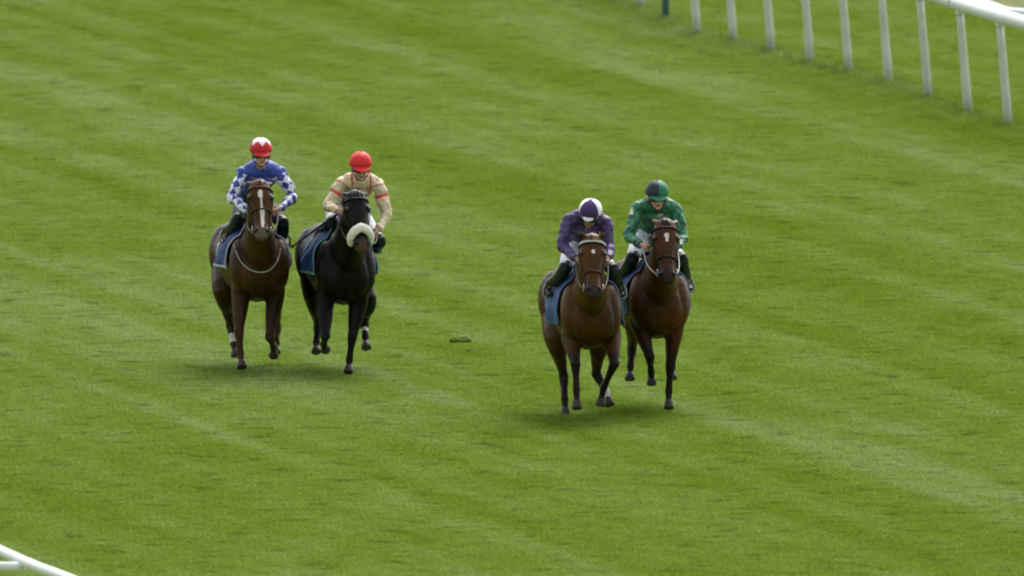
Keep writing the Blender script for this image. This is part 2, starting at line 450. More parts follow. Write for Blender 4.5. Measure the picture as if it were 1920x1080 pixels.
# ------------------------------------------------------------------ HORSE
def build_horse(sp):
    F = Frame(sp['g'][0], sp['g'][1], R(8.5)); P = F.P
    root = bpy.data.objects.new('racehorse', None); COL.objects.link(root)
    root.location = F.r; root.rotation_euler = (0, 0, F.yaw)
    tag(root, sp['label'], 'horse', 'racehorses galloping in two pairs')
    mb = MB()
    # trunk
    TR = [(-.36,1.17,.99,.09),(-.32,1.26,.86,.17),(-.22,1.36,.76,.235),(-.07,1.45,.715,.268),(.12,1.52,.70,.275),(.30,1.50,.70,.29),
          (.50,1.46,.72,.312),(.75,1.45,.78,.315),(.95,1.49,.86,.315),(1.10,1.50,.90,.33),(1.25,1.45,.90,.31),(1.38,1.36,.94,.22),(1.46,1.25,1.02,.12)]
    dz = sp.get('dz', 0)
    rings = []
    for (y, zt, zb, hw) in TR:
        zc = (zt+zb)/2 + dz; hh = (zt-zb)/2; n = 28; rg = []
        for j in range(n):
            a = 2*math.pi*j/n; c, s_ = math.cos(a), math.sin(a)
            ww = hw*(1.04 - .14*max(0, s_)**1.5 - (.30 if y < .4 else .12)*max(0, -s_)**1.3)
            rg.append((math.copysign(abs(c)**.86, c)*ww, y, zc + s_*hh))
        rings.append(rg)
    mb.loft(rings)
    for sx in (-1, 1):
        mb.ell((sx*.185, -.10, 1.10+dz), (.125, .18, .29), Matrix.Rotation(R(-18), 3, 'X'))
        mb.ell((sx*.10, -.255, 1.0+dz), (.12, .10, .18))
        mb.ell((sx*.17, -.04, .93+dz), (.092, .15, .20))
        mb.ell((sx*.185, 1.12, 1.14+dz), (.165, .28, .30))
    # head frame
    A = P(*sp['poll']); B = P(*sp['muzzle'])
    ax = (B-A).normalized(); L = (B-A).length
    yawh = sp.get('headyaw', 0)
    side = Vector((math.cos(yawh), math.sin(yawh), 0)); side = (side - ax*side.dot(ax)).normalized()
    tilt = sp.get('headtilt', 0)
    if tilt: side = Matrix.Rotation(tilt, 3, ax) @ side
    front = side.cross(ax).normalized()
    if front.y > 0: front = -front
    def H(s_, a, b): return A + ax*(s_*L) + side*a + front*b       # a sideways, b toward the face
    HS = [(-.12,.050,.04,-.10),(-.04,.082,.07,-.11),(.06,.098,.085,-.13),(.16,.108,.088,-.16),(.26,.112,.085,-.18),(.36,.100,.078,-.18),(.48,.084,.066,-.145),
          (.60,.070,.058,-.105),(.72,.062,.054,-.085),(.84,.066,.056,-.075),(.93,.066,.050,-.068),(1.0,.052,.030,-.055),(1.03,.03,.01,-.035)]
    hk = sp.get('headk', 1.0)*1.07
    rings = []
    for s_, hw, f0, b0 in HS:
        n = 20; fc = (f0+b0)/2; fh = (f0-b0)/2; rg = []
        for j in range(n):
            a = 2*math.pi*j/n; c, s2 = math.cos(a), math.sin(a)
            ww = hw*hk*(1 - .22*max(0, -s2)**1.2)
            rg.append(H(s_, math.copysign(abs(c)**.85, c)*ww, fc + math.copysign(abs(s2)**.9, s2)*fh))
        rings.append(rg)
    mb.loft(rings)
    for sx in (-1, 1):
        mb.ell(H(.24, sx*.092*hk, .035), (.032, .032, .032))                # brow over the eye
        mb.ell(H(.34, sx*.07*hk, -.10), (.045, .07, .085))                  # cheek
        mb.ell(H(.89, sx*.045*hk, .028), (.026, .026, .03))                 # nostril wing
    # ears
    ears = []
    for k, sx in enumerate((-1, 1)):
        e0 = H(-.02, sx*.058*hk, .02)
        e1 = P(*sp['ears'][k]) if 'ears' in sp else H(-.28, sx*.085, -.02)
        m_ = e0.lerp(e1, .5) + side*sx*.012
        mb.tube([e0 - (e1-e0)*.2, e0.lerp(e1, .2), m_, e0.lerp(e1, .8), e1], [(.026,.026),(.034,.024),(.035,.018),(.020,.014),(.007,.007)], side=side, n=12)
        ears.append((e0, e1))
    # neck
    nb = Vector((0, .02, 1.22+dz)); npoll = H(.12, 0, -.10)
    lat = npoll.x
    c1 = Vector((lat*.30, -.30, 1.35+dz)); c2 = Vector((lat*.70, -.30 + (npoll.y+.30)*.55, c1.z + (npoll.z-c1.z)*.62))
    mb.tube([nb, c1, c2, npoll], [(.200,.34),(.165,.26),(.120,.175),(.090,.118)], side=(1, 0, 0), n=22, sub=6)
    # legs
    legs = []
    for k, (nm, sx) in enumerate((('rf', -1), ('lf', 1))):
        E, K, Ft, T = [P(*q) for q in sp[nm]]
        E = Vector((max(.13, abs(E.x))*sx, E.y, E.z)) if abs(E.x) < .13 else E
        top = Vector((sx*.155, -.02, 1.08+dz))
        pd = (T-Ft).normalized()
        ca = (Ft-K).normalized(); bk = Vector((0, .02, 0))
        mb.tube([top, E, E.lerp(K, .45), E.lerp(K, .85), K], [(.105,.15),(.102,.125),(.080,.088),(.054,.060),(.053,.057)], side=(1,0,0), n=16)
        mb.tube([K-ca*.04, K, K+ca*.05, K.lerp(Ft, .5), K.lerp(Ft, .85), Ft], [(.046,.046),(.053,.056),(.046,.048),(.033,.040),(.036,.044),(.043,.047)], side=(1,0,0), n=14)
        hoof(mb, Ft, T)
        legs.append((E, K, Ft, T))
    for nm, sx in (('rh', -1), ('lh', 1)):
        St, Hk, Ft, T = [P(*q) for q in sp[nm]]
        top = Vector((sx*.155, 1.18, 1.15+dz))
        ca = (Ft-Hk).normalized()
        mb.tube([top, St.lerp(top, .45)+Vector((0,.05,0)), St, St.lerp(Hk, .5), St.lerp(Hk, .85), Hk], [(.145,.22),(.14,.21),(.115,.16),(.070,.092),(.046,.066),(.050,.068)], side=(1,0,0), n=18)
        mb.tube([Hk-ca*.03, Hk, Hk+ca*.07, Hk.lerp(Ft, .5), Hk.lerp(Ft, .85), Ft], [(.042,.050),(.053,.068),(.046,.056),(.036,.044),(.038,.046),(.044,.048)], side=(1,0,0), n=14)
        hoof(mb, Ft, T)
        legs.append((St, Hk, Ft, T))
    me = remesh(mb.mesh(), .0095, 7)
    co = coords(me).copy()
    # coat
    base = np.array(sp['coat'][0]); shade = np.array(sp['coat'][1]); black = np.array((.006, .005, .004))
    rgb = np.tile(base, (len(co), 1)).astype(np.float32)
    n1 = vnoise(co[:, :], 2.2, sp['g'][0])
    rgb = mix(rgb, shade, np.clip(.30 + n1*.9, 0, 1))
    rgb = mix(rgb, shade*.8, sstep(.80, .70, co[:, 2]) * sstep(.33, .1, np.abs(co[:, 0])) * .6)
    for li, (E, K, Ft, T) in enumerate(legs):
        pts = [E, K, Ft, T]; arc, d, LL = chain_param(co, pts); l1 = (K-E).length
        near = d < .13
        m_ = sstep(l1*sp.get('blk', .55), l1*.98, arc) * near
        rgb = mix(rgb, sp.get('legcol', black), m_*sp.get('legblk', .92))
        lk = ('rf', 'lf', 'rh', 'lh')[li]
        if lk in sp.get('socks', {}):
            s0, s1 = sp['socks'][lk]; a0, a1 = l1 + s0, l1 + s1
            rgb = mix(rgb, (.55, .53, .50), ((arc > a0) & (arc < a1) & near).astype(float)*.9)
        lf = LL - (T-Ft).length
        hoofm = ((arc > LL - .085) & (d < .09)).astype(float)
        rgb = mix(rgb, (.045, .038, .03), hoofm)
    # head markings (coordinates in the head frame)
    rel = co - np.array(A); hs_ = rel @ np.array(ax) / L; ha = rel @ np.array(side); hb = rel @ np.array(front)
    inhead = (hs_ > -.1) & (hs_ < 1.1) & (np.abs(ha) < .16) & (hb > -.22) & (hb < .15)
    mz = inhead & (hb > -.14)
    rgb *= (1 + (sp.get('headtone', 1.15)-1)*(inhead & (hb > -.20)))[:, None]  # head tone over the coat; the chestnut's head is painted lighter as if lit
    rgb = mix(rgb, sp.get('muzcol', (.018, .015, .014)), sstep(.74, .90, hs_)*mz*sp.get('muzblk', .85))
    rgb = mix(rgb, shade*.55, np.exp(-((ha/ .12)**2)) * 0)
    for sx in (-1, 1):
        d = np.sqrt((ha - sx*.052*hk)**2 + ((hs_-.90)*L)**2)
        rgb = mix(rgb, (.004, .003, .003), ((d < .02) & inhead & (hb > 0)).astype(float))
    for fn in sp['marks']:
        mk = fn(hs_, ha) & inhead & (hb > 0.005)
        rgb = mix(rgb, (.62, .58, .53), mk.astype(float)*.92)
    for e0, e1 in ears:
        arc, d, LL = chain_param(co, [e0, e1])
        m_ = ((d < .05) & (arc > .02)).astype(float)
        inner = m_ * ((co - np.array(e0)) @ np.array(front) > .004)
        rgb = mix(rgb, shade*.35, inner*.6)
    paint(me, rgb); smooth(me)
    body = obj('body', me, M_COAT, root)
    bvh = BVHTree.FromPolygons([v.co.copy() for v in me.vertices], [tuple(p.vertices) for p in me.polygons])
    # eyes
    for sx in (-1, 1):
        e = MB(); e.ell((0, 0, 0), (.019, .019, .021)); em = e.mesh(); smooth(em)
        o = obj('eye', em, M_LENS, root); o.location = H(.265, sx*.100*hk, .048)
    # mane and forelock
    hair = M_HAIRC if sp.get('hair') == 'c' else M_HAIR
    mn = MB(); rs = random.Random(sp['g'][0])
    for i in range(110):
        t = rs.random(); q = c2.lerp(npoll, (t-.4)/.6) if t > .4 else c1.lerp(c2, t/.4)
        top = q + Vector((0, .08+.06*(1-t), .09+.09*(1-t)))
        hit = bvh.ray_cast(q + Vector((0, .25, .5)), (q - (q + Vector((0, .25, .5)))).normalized())
        if hit[0]: top = hit[0]
        sx = rs.choice((-1, 1, 1)); l_ = rs.uniform(.08, .16)
        mn.tube([top-Vector((0,0,.01)), top + Vector((sx*l_*.25, l_*.4, l_*.45)), top + Vector((sx*l_*.6, l_*.95, l_*rs.uniform(.1,.5)))], [.010, .009, .002], n=5, sub=3)
    mm = mn.mesh(); smooth(mm); obj('mane', mm, hair, root)
    mn = MB()
    for i in range(sp.get('forelock', 26)):
        t = H(rs.uniform(-.08, .0), rs.uniform(-.045, .045), rs.uniform(.03, .06))
        l_ = rs.uniform(.07, .15)*sp.get('flen', 1)
        mn.tube([t, t + (ax*.35*l_ + front*.02 + side*rs.uniform(-.02, .02)), H(0, 0, 0)*0 + t + ax*l_ + front*.018 + side*rs.uniform(-.045, .045)], [.009, .009, .003], n=5, sub=3)
    mm = mn.mesh(); smooth(mm); obj('forelock', mm, hair, root)
    tl = MB(); t0 = Vector((0, 1.44, 1.32+dz))
    for i in range(90):
        l_ = rs.uniform(.6, .85); dx = rs.uniform(-.08, .08)
        tl.tube([t0+Vector((rs.uniform(-.02,.02), -.03, rs.uniform(-.03,.03))), t0+Vector((dx*.6, l_*.35, .06)), t0+Vector((dx*1.2, l_*.7, -.08+rs.uniform(-.04,.04))), t0+Vector((dx*1.6, l_, -.36+rs.uniform(-.1,.1)))], [.016, .012, .009, .003], n=5, sub=3)
    tm = tl.mesh(); smooth(tm); obj('tail', tm, hair, root)
    # bridle
    def strap(name, path, r_, m_, side_=None):
        b_ = MB(); b_.tube(path, [r_]*len(path), side=side_ or side, n=8, sub=4); q = b_.mesh(); smooth(q); return obj(name, q, m_, root)
    def band(s_, ks=1.0, a0=-1.2, a1=1.2, nn=13, off=.008, ds=0.):
        s0 = min(HS, key=lambda z: abs(z[0]-s_)); i = HS.index(s0)
        import bisect
        ss = [z[0] for z in HS]; j = max(1, min(len(ss)-1, bisect.bisect(ss, s_))); t = (s_-ss[j-1])/(ss[j]-ss[j-1])
        hw, f0, b0 = [HS[j-1][q]*(1-t)+HS[j][q]*t for q in (1, 2, 3)]
        hw = hw*hk+off; f0 += off; b0 -= off; out_ = []
        for q in range(nn):
            a = math.pi/2 + (a0 + (a1-a0)*q/(nn-1)); c, s2 = math.cos(a), math.sin(a)
            fc = (f0+b0)/2; fh = (f0-b0)/2
            out_.append(H(s_ + ds*abs(q-(nn-1)/2)/nn, math.copysign(abs(c)**.85, c)*hw*(1-.22*max(0, -s2)**1.2), fc + math.copysign(abs(s2)**.9, s2)*fh))
        return out_
    strapm = sp.get('strapm', M_LEATHER)
    bb = band(.10, a0=-1.7, a1=1.7)
    strap('browband', bb, (.009, .009), strapm, tuple(ax))
    if sp.get('beads'):
        bd = MB()
        fb = band(.09, a0=-1.15, a1=1.15, nn=15, off=.02)
        bd.tube(fb, [.0035]*len(fb), side=tuple(ax), n=6, sub=2)
        for q in fb: bd.box(q, (.0035, .005, .012), Matrix((side, front, ax)).transposed())
        o = obj('brow_trim', bd.mesh(), M_WHITE, root)
    nbs = band(sp.get('nbs', .60), a0=-math.pi, a1=math.pi, nn=22)
    if sp.get('sheep'):
        # thick sheepskin roll over the nose, ends under the cheeks
        path = band(.64, a0=-2.1, a1=2.1, nn=15, off=.026, ds=.34)
        b_ = MB(); b_.tube(path, [(.048, .038)]*len(path), side=tuple(ax), n=18, sub=5); q = remesh(b_.mesh(), .006, 3)
        cloth_wrinkle(q, .005, 38); smooth(q); obj('sheepskin_noseband', q, M_FLEECE, root)
    else:
        strap('noseband', nbs, (.009, .008), strapm, tuple(ax))
    for sx in (-1, 1):
        cps = []
        for s_ in (.10, .3, .5, .70, .80):
            hws = np.interp(s_, [z[0] for z in HS], [z[1] for z in HS])*hk
            cps.append(H(s_, sx*(hws+.006), -.02 if s_ < .4 else -.01))
        strap('cheek_strap', cps, (.006, .010), strapm)
    # bit with rings
    bt = MB(); hw8 = .07*hk
    rg = [H(.83, 0, -.02)]
    for sx in (-1, 1):
        c_ = H(.83, sx*(hw8+.012), -.02)
        pts = [c_ + (ax*math.cos(a) + front*math.sin(a))*.036 for a in [2*math.pi*i/12 for i in range(13)]]
        bt.tube(pts, [.006]*13, side=side, n=6, sub=1)
    bt.tube([H(.83, -hw8-.012, -.02), H(.83, 0, -.03), H(.83, hw8+.012, -.02)], [.006]*3, side=ax, n=6, sub=2)
    q = bt.mesh(); smooth(q); obj('bit', q, M_METAL, root)
    # reins to the hands
    hands = [P(*q) for q in sp['hands']]
    for sx, hd in zip((-1, 1), hands):
        a_ = H(.83, sx*(hw8+.02), -.05)
        mid = a_.lerp(hd, .5) + Vector((sx*.02, 0, -.05))
        strap('rein', [a_, mid, hd], (.007, .008), sp.get('reinm', strapm))
    # breast strap / martingale lying on the chest
    if sp.get('breast'):
        pts = []
        for (px, py) in sp['breast']:
            q = P(px, py, -.4); h_ = bvh.ray_cast(Vector((q.x, -2.5, q.z)), Vector((0, 1, 0)))
            if h_[0] and h_[0].y < .25: pts.append(h_[0] + Vector((0, -.012, 0)))
        if len(pts) > 3:
            b_ = MB(); b_.tube(pts, [(.007, .006)]*len(pts), side=(0, 0, 1), n=8, sub=4); q = b_.mesh(); smooth(q)
            obj('breast_strap', q, M_WEB, root)
    # saddle cloth: follows the barrel, flares behind the rider's leg
    ny, na = 34, 90; V = []; Fc = []; y0, y1 = -.02, .54; drop = sp.get('clothdrop', .95)
    arc_rng = sp.get('arc', 1.95)
    cc = []
    for i in range(ny):
        for j in range(na):
            u, v = i/(ny-1), j/(na-1)*2-1
            a = v*arc_rng
            yy = y0 + (y1-y0)*u + abs(v)**2*.06
            c_ = Vector((0, yy, 1.12+dz)); dr = Vector((math.sin(a), 0, math.cos(a)))
            if abs(a) > 1.35:
                dr = Vector((math.copysign(1, a), 0, 0)); c_ = Vector((0, yy, 1.12+dz + .37*math.cos(1.35) - (abs(a)-1.35)*.42))
            h_ = bvh.ray_cast(c_ + dr*1.2, -dr)
            q = h_[0] if h_[0] and abs((h_[0]-c_).length) < .55 else c_ + dr*.33
            fl = .020 + max(0, abs(v)-.42)*(.03 + .03*u*u) + (.010*math.sin(yy*19 + v*7) + .032*noise.noise(Vector((yy*7, v*4, sp['g'][0]))))*abs(v)
            fl += max(0, v-.45)*sp.get('flare', .09)*(.4+.6*u)
            q = q + dr*fl
            V.append(q)
            edge = u > .95 or u < .03 or abs(v) > .97
            cc.append(sp['cloth'][1] if edge else (sp['cloth'][2] if (.50 < u < .86 and .52 < abs(v) < .80 and (math.sin(u*70)*math.sin(v*60) > .35)) else sp['cloth'][0]))
    for i in range(ny-1):
        for j in range(na-1):
            Fc.append((i*na+j, i*na+j+1, (i+1)*na+j+1, (i+1)*na+j))
    cm = bpy.data.meshes.new('saddle_cloth'); cm.from_pydata([tuple(q) for q in V], [], Fc); cm.update(); paint(cm, np.array(cc)); smooth(cm)
    o = obj('saddle_cloth', cm, M_CLOTH, root); sl = o.modifiers.new('t', 'SOLIDIFY'); sl.thickness = .012; sl.offset = 1
    # saddle: small racing saddle with flaps
    sd_ = MB(); zt = 1.50+dz
    sd_.tube([(0,.26,zt+.05),(0,.34,zt+.045),(0,.48,zt+.02),(0,.60,zt+.03),(0,.66,zt+.05)], [(.05,.035),(.11,.04),(.14,.038),(.15,.035),(.10,.02)], side=(1,0,0), n=16)
    for sx in (-1, 1):
        sd_.ell((sx*.24, .36, 1.33+dz), (.035, .13, .17), Matrix.Rotation(sx*R(-30), 3, 'Y'))
    q = remesh(sd_.mesh(), .01, 3); smooth(q); obj('saddle', q, M_LEATHER, root)
    for (px, py, ly), sx in zip(sp['feet'], (-1, 1)):
        ft = P(px, py, ly); s_ = MB()
        s_.tube([Vector((sx*.24, .34, 1.36+dz)), ft.lerp(Vector((sx*.24,.34,1.36+dz)), .5)+Vector((sx*.02,0,0)), ft+Vector((0,0,.12))], [(.004,.010)]*3, n=6)
        ir = [ft + Vector((0, 0, .125)), ft + Vector((.05, 0, .07)), ft+Vector((.06, 0, -.02)), ft+Vector((.04,0,-.035)), ft+Vector((-.04,0,-.035)), ft+Vector((-.06, 0, -.02)), ft + Vector((-.05, 0, .07)), ft + Vector((0, 0, .125))]
        s_.tube(ir, [(.008,.012)]*len(ir), side=(0,1,0), n=6, sub=3); q = s_.mesh(); smooth(q)
        obj('stirrup', q, M_METAL, root)
    return F

def hoof(mb, Ft, T):
    d = (T-Ft); l_ = d.length; d.normalize()
    c = Ft + d*(l_*.62)
    mb.tube([Ft, Ft.lerp(c, .6), c], [(.037,.042),(.031,.034),(.040,.044)], side=(1,0,0), n=14)
    mb.tube([c-d*.01, T], [(.043,.047),(.058,.064)], side=(1,0,0), n=16, sub=1)

# ------------------------------------------------------------------ RIDER
def build_rider(sp, F):
    P = F.P
    root = bpy.data.objects.new('person', None); COL.objects.link(root)
    root.location = F.r; root.rotation_euler = (0, 0, F.yaw)
    tag(root, sp['rlabel'], 'person', 'riders on the racehorses')
    hc = P(*sp['head'])                      # centre of helmet
    nod = sp.get('nod', R(32)); ty = sp.get('turn', 0); tl = sp.get('tilt', 0)
    HR = Matrix.Rotation(ty, 3, 'Z') @ Matrix.Rotation(tl, 3, 'Y') @ Matrix.Rotation(nod, 3, 'X')   # face looks toward -Y, nods down
    def Hd(x, y, z): return hc + HR @ Vector((x, y, z))
    sh = [P(*q) for q in sp['sh']]; el = [P(*q) for q in sp['el']]; ha = [P(*q) for q in sp['hands']]
    kn = [P(*q) for q in sp['knees']]; ft = [P(*q) for q in sp['feet']]
    mids = (sh[0]+sh[1])/2
    hip = Vector((mids.x*.4, .50, 1.74 + sp.get('dz', 0)))
    chest = mids.lerp(hip, .35) + Vector((0, 0, .02)); waist = mids.lerp(hip, .68) + Vector((0, 0, .03))
    # --- body
    mb = MB()
    nk0 = mids + Vector((0, -.02, .02)); nk1 = Hd(0, .02, -.10)
    def skeleton(mb, g, arms=True, legs_=True, torso=True):
        if torso:
            mb.tube([hip+Vector((0,.06,-.02)), hip, waist, chest, mids+Vector((0,-.02,-.03))], [(.11+g,.08+g),(.15+g,.10+g),(.135+g,.095+g),(.165+g,.11+g),(.14+g,.085+g)], side=(1,0,0), n=20)
            for s_ in sh: mb.ell(s_ + Vector((0, 0, -.012)), (.056+g, .062+g, .056+g))
            mb.tube([sh[0]+Vector((0,0,-.015)), mids+Vector((0,.01,.04)), sh[1]+Vector((0,0,-.015))], [.048+g, .098+g, .048+g], side=(0,0,1), n=14)
    skeleton(mb, -.012)
    mb.tube([nk0, nk0.lerp(nk1, .5), nk1], [.06, .054, .055], n=14)
    # head: skull, jaw, nose, ears, mouth
    mb.ell(Hd(0, .005, -.02), (.078, .098, .105), HR)
    mb.ell(Hd(0, -.045, -.115), (.052, .052, .052), HR)
    mb.ell(Hd(0, -.062, -.075), (.058, .045, .055), HR)
    mb.tube([Hd(0,-.098,-.055), Hd(0,-.118,-.085), Hd(0,-.108,-.095)], [.010,.014,.012], n=8)
    for sx in (-1, 1):
        mb.ell(Hd(sx*.080, .01, -.07), (.010, .022, .032), HR)
        mb.ell(Hd(sx*.035, -.085, -.078), (.022, .018, .018), HR)
    mb.ell(Hd(0, -.096, -.115), (.024, .012, .006), HR); mb.ell(Hd(0, -.094, -.127), (.021, .012, .007), HR)
    mb.ell(Hd(0, -.085, -.15), (.024, .018, .016), HR)
    for k in (0, 1):
        sx = (-1, 1)[k]
        s_, e_, h_ = sh[k], el[k], ha[k]
        mb.tube([s_, s_.lerp(e_, .5), e_], [.046, .042, .036], n=12)
        mb.tube([e_, e_.lerp(h_, .35), h_], [.036, .036, .025], n=12)
        # legs
        hj = hip + Vector((sx*.09, 0, -.03))
        mb.tube([hj, hj.lerp(kn[k], .5), kn[k]], [.085, .072, .052], n=14)
        mb.tube([kn[k], kn[k].lerp(ft[k], .35)+Vector((0,.02,0)), ft[k]+Vector((0,.05,.07))], [.05, .05, .036], n=12)
        mb.tube([ft[k]+Vector((0,.07,.03)), ft[k]+Vector((0,-.07,.008))], [.026, .018], n=12, sub=1)
        # hand: palm, four curled fingers, thumb
        d = (h_ - e_).normalized()
        inn = Vector((-sx, 0, 0)); inn = (inn - d*inn.dot(d)).normalized(); dn = d.cross(inn).normalized()
        if dn.z > 0: dn = -dn
        pc = h_ + d*.045
        Rm = Matrix((dn, inn, d)).transposed()
        mb.ell(pc, (.040, .018, .048), Rm)
        for f in range(4):
            off = (f-1.5)*.020; ln = (.026, .03, .028, .022)[f]
            k0 = pc + dn*off + d*.040
            mb.tube([k0 - d*.02, k0 + d*.012, k0 + d*.016 + inn*ln, k0 - d*.010 + inn*(ln+.008), k0 - d*.024 + inn*ln*.7], [.0095,.0095,.009,.0085,.0075], side=dn, n=8, sub=3)
        t0 = pc - dn*.034 - d*.015
        mb.tube([t0, t0 - dn*.012 + inn*.018 + d*.012, t0 + inn*.036 + d*.030 + dn*.004], [.012, .011, .0085], side=dn, n=8)
    me = remesh(mb.mesh(), .0058, 3)
    co = coords(me); rgb = np.tile(np.array(sp.get('skin', (.36, .20, .14))), (len(co), 1)).astype(np.float32)
    rel = (co - np.array(hc)) @ np.array(HR)
    lips = (np.abs(rel[:, 0]) < .024) & (np.abs(rel[:, 2]+.121) < .011) & (rel[:, 1] < -.08) & (np.linalg.norm(rel, axis=1) < .25)
    rgb = mix(rgb, (.26, .10, .08), lips.astype(float))
    paint(me, rgb); smooth(me); obj('body', me, M_SKIN, root)
    # --- silks
    jb = MB(); skeleton(jb, .014)
    for k in (0, 1):
        s_, e_, h_ = sh[k], el[k], ha[k]
        jb.tube([s_, s_.lerp(e_, .5), e_], [.066, .068, .056], n=14)
        jb.ell(e_, (.054,)*3)
        jb.tube([e_, e_.lerp(h_, .35), e_.lerp(h_, .75), e_.lerp(h_, .93)], [.055, .056, .044, .034], n=14)
    jb.tube([nk0, nk0.lerp(nk1, .42)], [.078, .066], n=14, sub=1)
    jm = remesh(jb.mesh(), .0062, 4)
    cloth_wrinkle(jm, .020, 10); 
    co = coords(jm); rgb = np.zeros((len(co), 3), np.float32)
    arms = [chain_param(co, [sh[k], el[k], ha[k]]) for k in (0, 1)]
    sp['silk'](co, rgb, arms, mids, hip, sh, el, ha)
    paint(jm, rgb); smooth(jm); obj('jacket', jm, M_SILK, root)
    # --- breeches
    bm_ = MB(); bm_.tube([hip+Vector((0,.08,-.03)), hip+Vector((0,0,-.01)), waist], [(.13,.10),(.165,.115),(.14,.10)], n=18)
    for k, sx in ((0, -1), (1, 1)):
        hj = hip + Vector((sx*.09, 0, -.03))
        bm_.tube([hj, hj.lerp(kn[k], .5), kn[k]], [.098, .084, .058], n=14)
    q = remesh(bm_.mesh(), .009, 3); cloth_wrinkle(q, .006, 14); smooth(q); obj('breeches', q, sp.get('breech', M_BREECH), root)
    # --- back protector collar is under the silks; boots
    for k, sx in ((0, -1), (1, 1)):
        b_ = MB(); a = kn[k]; e = ft[k]; hj = hip + Vector((sx*.09, 0, -.03)); up = (hj - a).normalized()
        b_.tube([a + up*.05, a, a.lerp(e, .4)+Vector((0,.03,0)), e+Vector((0,.05,.09)), e+Vector((0,.055,.03))], [.066, .068, .064, .045, .042], n=14)
        b_.tube([e+Vector((0,.09,.0)), e+Vector((0,.02,.01)), e+Vector((0,-.08,-.002)), e+Vector((0,-.13,-.006))], [(.036,.036),(.040,.038),(.042,.028),(.03,.02)], n=14)
        q = remesh(b_.mesh(), .008, 3); cloth_wrinkle(q, .004, 18); smooth(q); obj('boot', q, M_BOOT, root)
    # --- helmet
    hm = MB(); nu, nv = 120, 60; V = []; c_ = []
    hm.ell((0,0,0), (1,1,1), nu=nu, nv=nv)
    hv = []
    for v in hm.v:
        z = v.z; x, y = v.x*.118, v.y*.132
        zz = z*.122 if z > 0 else z*.062
        if z < 0: zz += max(0, v.y)*-.02
        hv.append(Vector((x, y, zz)))
    rgb = np.array([sp['cap'](v) for v in hm.v], np.float32)
    hm.v = [Hd(*p_) for p_ in hv]
    q = hm.mesh(); paint(q, rgb); smooth(q); hel = obj('helmet', q, M_HELM, root)
    bt = MB(); bt.ell(Hd(0, 0, .125), (.012, .012, .008)); q = bt.mesh(); smooth(q)
    paint(q, np.tile(sp['peak'], (len(bt.v), 1))); obj('button', q, M_HELM, hel)
    # peak
    pk = MB(); rings = []
    for i in range(17):
        a = R(sp.get('pw', 44)*(i/8-1)); s_, c2_ = math.sin(a), math.cos(a)
        ext = sp.get('pl', .052)*max(0, math.cos(a*83/sp.get('pw', 44)))
        o0 = Hd(s_*.112, -c2_*.125, -.022); o1 = Hd(s_*(.116+ext*.5), -c2_*(.128+ext), -.036 - ext*.35)
        up = HR @ Vector((0, 0, .008))
        rings.append([o0+up, o1+up*.6, o1-up*.4, o0-up*.6])
    pk.loft(rings); q = pk.mesh(); paint(q, np.tile(sp['peak'], (len(pk.v), 1))); obj('peak', q, M_HELM, hel)
    # goggles
    g_ = MB(); rings = []
    for i in range(15):
        a = R(-62 + 124*i/14); s_, c2_ = math.sin(a), math.cos(a); hgt = .024 - .007*math.exp(-(a/.18)**2)
        o_ = lambda r_, z: Hd(s_*(.088+r_), -c2_*(.098+r_) , z)
        rings.append([o_(0, -.060+hgt), o_(.014, -.060+hgt*.8), o_(.016, -.060-hgt*.8), o_(0, -.060-hgt)])
    g_.loft(rings); q = g_.mesh(); smooth(q); gog = obj('goggles', q, M_LENS, root)
    # chin strap
    cs = MB(); cs.tube([Hd(-.088,.0,-.05), Hd(-.070,-.04,-.115), Hd(0,-.062,-.172), Hd(.070,-.04,-.115), Hd(.088,0,-.05)], [.006]*5, side=(0,1,0), n=6)
    q = cs.mesh(); smooth(q); obj('chin_strap', q, M_LEATHER, root)
    return root

# ---- colours of the four runners
def silk_diamond(co, rgb, arms, mids, hip, sh, el, ha):
    blue = np.array((.035, .07, .34)); white = np.array((.68, .72, .78)); navy = np.array((.03, .045, .26))
    rgb[:] = blue
    for k, (arc, d, LL) in enumerate(arms):
        a, e, h_ = [np.array(v) for v in (sh[k], el[k], ha[k])]
        m_ = (d < .105) & (arc > .035)
        ax_ = (e - a)/np.linalg.norm(e - a)
        t, dd = seg_param(co, a, e); q = a + t[:, None]*(e-a); t2, d2 = seg_param(co, e, h_); q2 = e + t2[:, None]*(h_-e)
        use = (d2 < dd)[:, None]; c = np.where(use, q2, q); rel = co - c
        x = np.array((1., 0, 0)); y = np.array((0, 1., 0))
        ang = np.arctan2(rel[:, 0], -rel[:, 1])
        u = ang*.062/.088; v = arc/.098
        p_ = np.floor(u+v+.13) + np.floor(u-v+.4)
        di = (np.mod(p_, 2) == 0)
        rgb[m_ & di] = white; rgb[m_ & ~di] = navy
def silk_cream(co, rgb, arms, mids, hip, sh, el, ha):
    cream = np.array((.58, .47, .30)); red = np.array((.52, .035, .03)); rgb[:] = cream
    x = co[:, 0]-mids.x; yy = co[:, 1]
    rgb[(np.abs(np.abs(x) - .095) < .009) & (co[:, 2] > mids.z-.22)] = red*.75
    for k, (arc, d, LL) in enumerate(arms):
        m_ = (d < .1)
        rgb[m_ & (arc > .115 + .0*k) & (arc < .150)] = red
        rgb[m_ & (arc > .012) & (arc < .022)] = red*.8
def silk_purple(co, rgb, arms, mids, hip, sh, el, ha):
    rgb[:] = (.050, .027, .105)
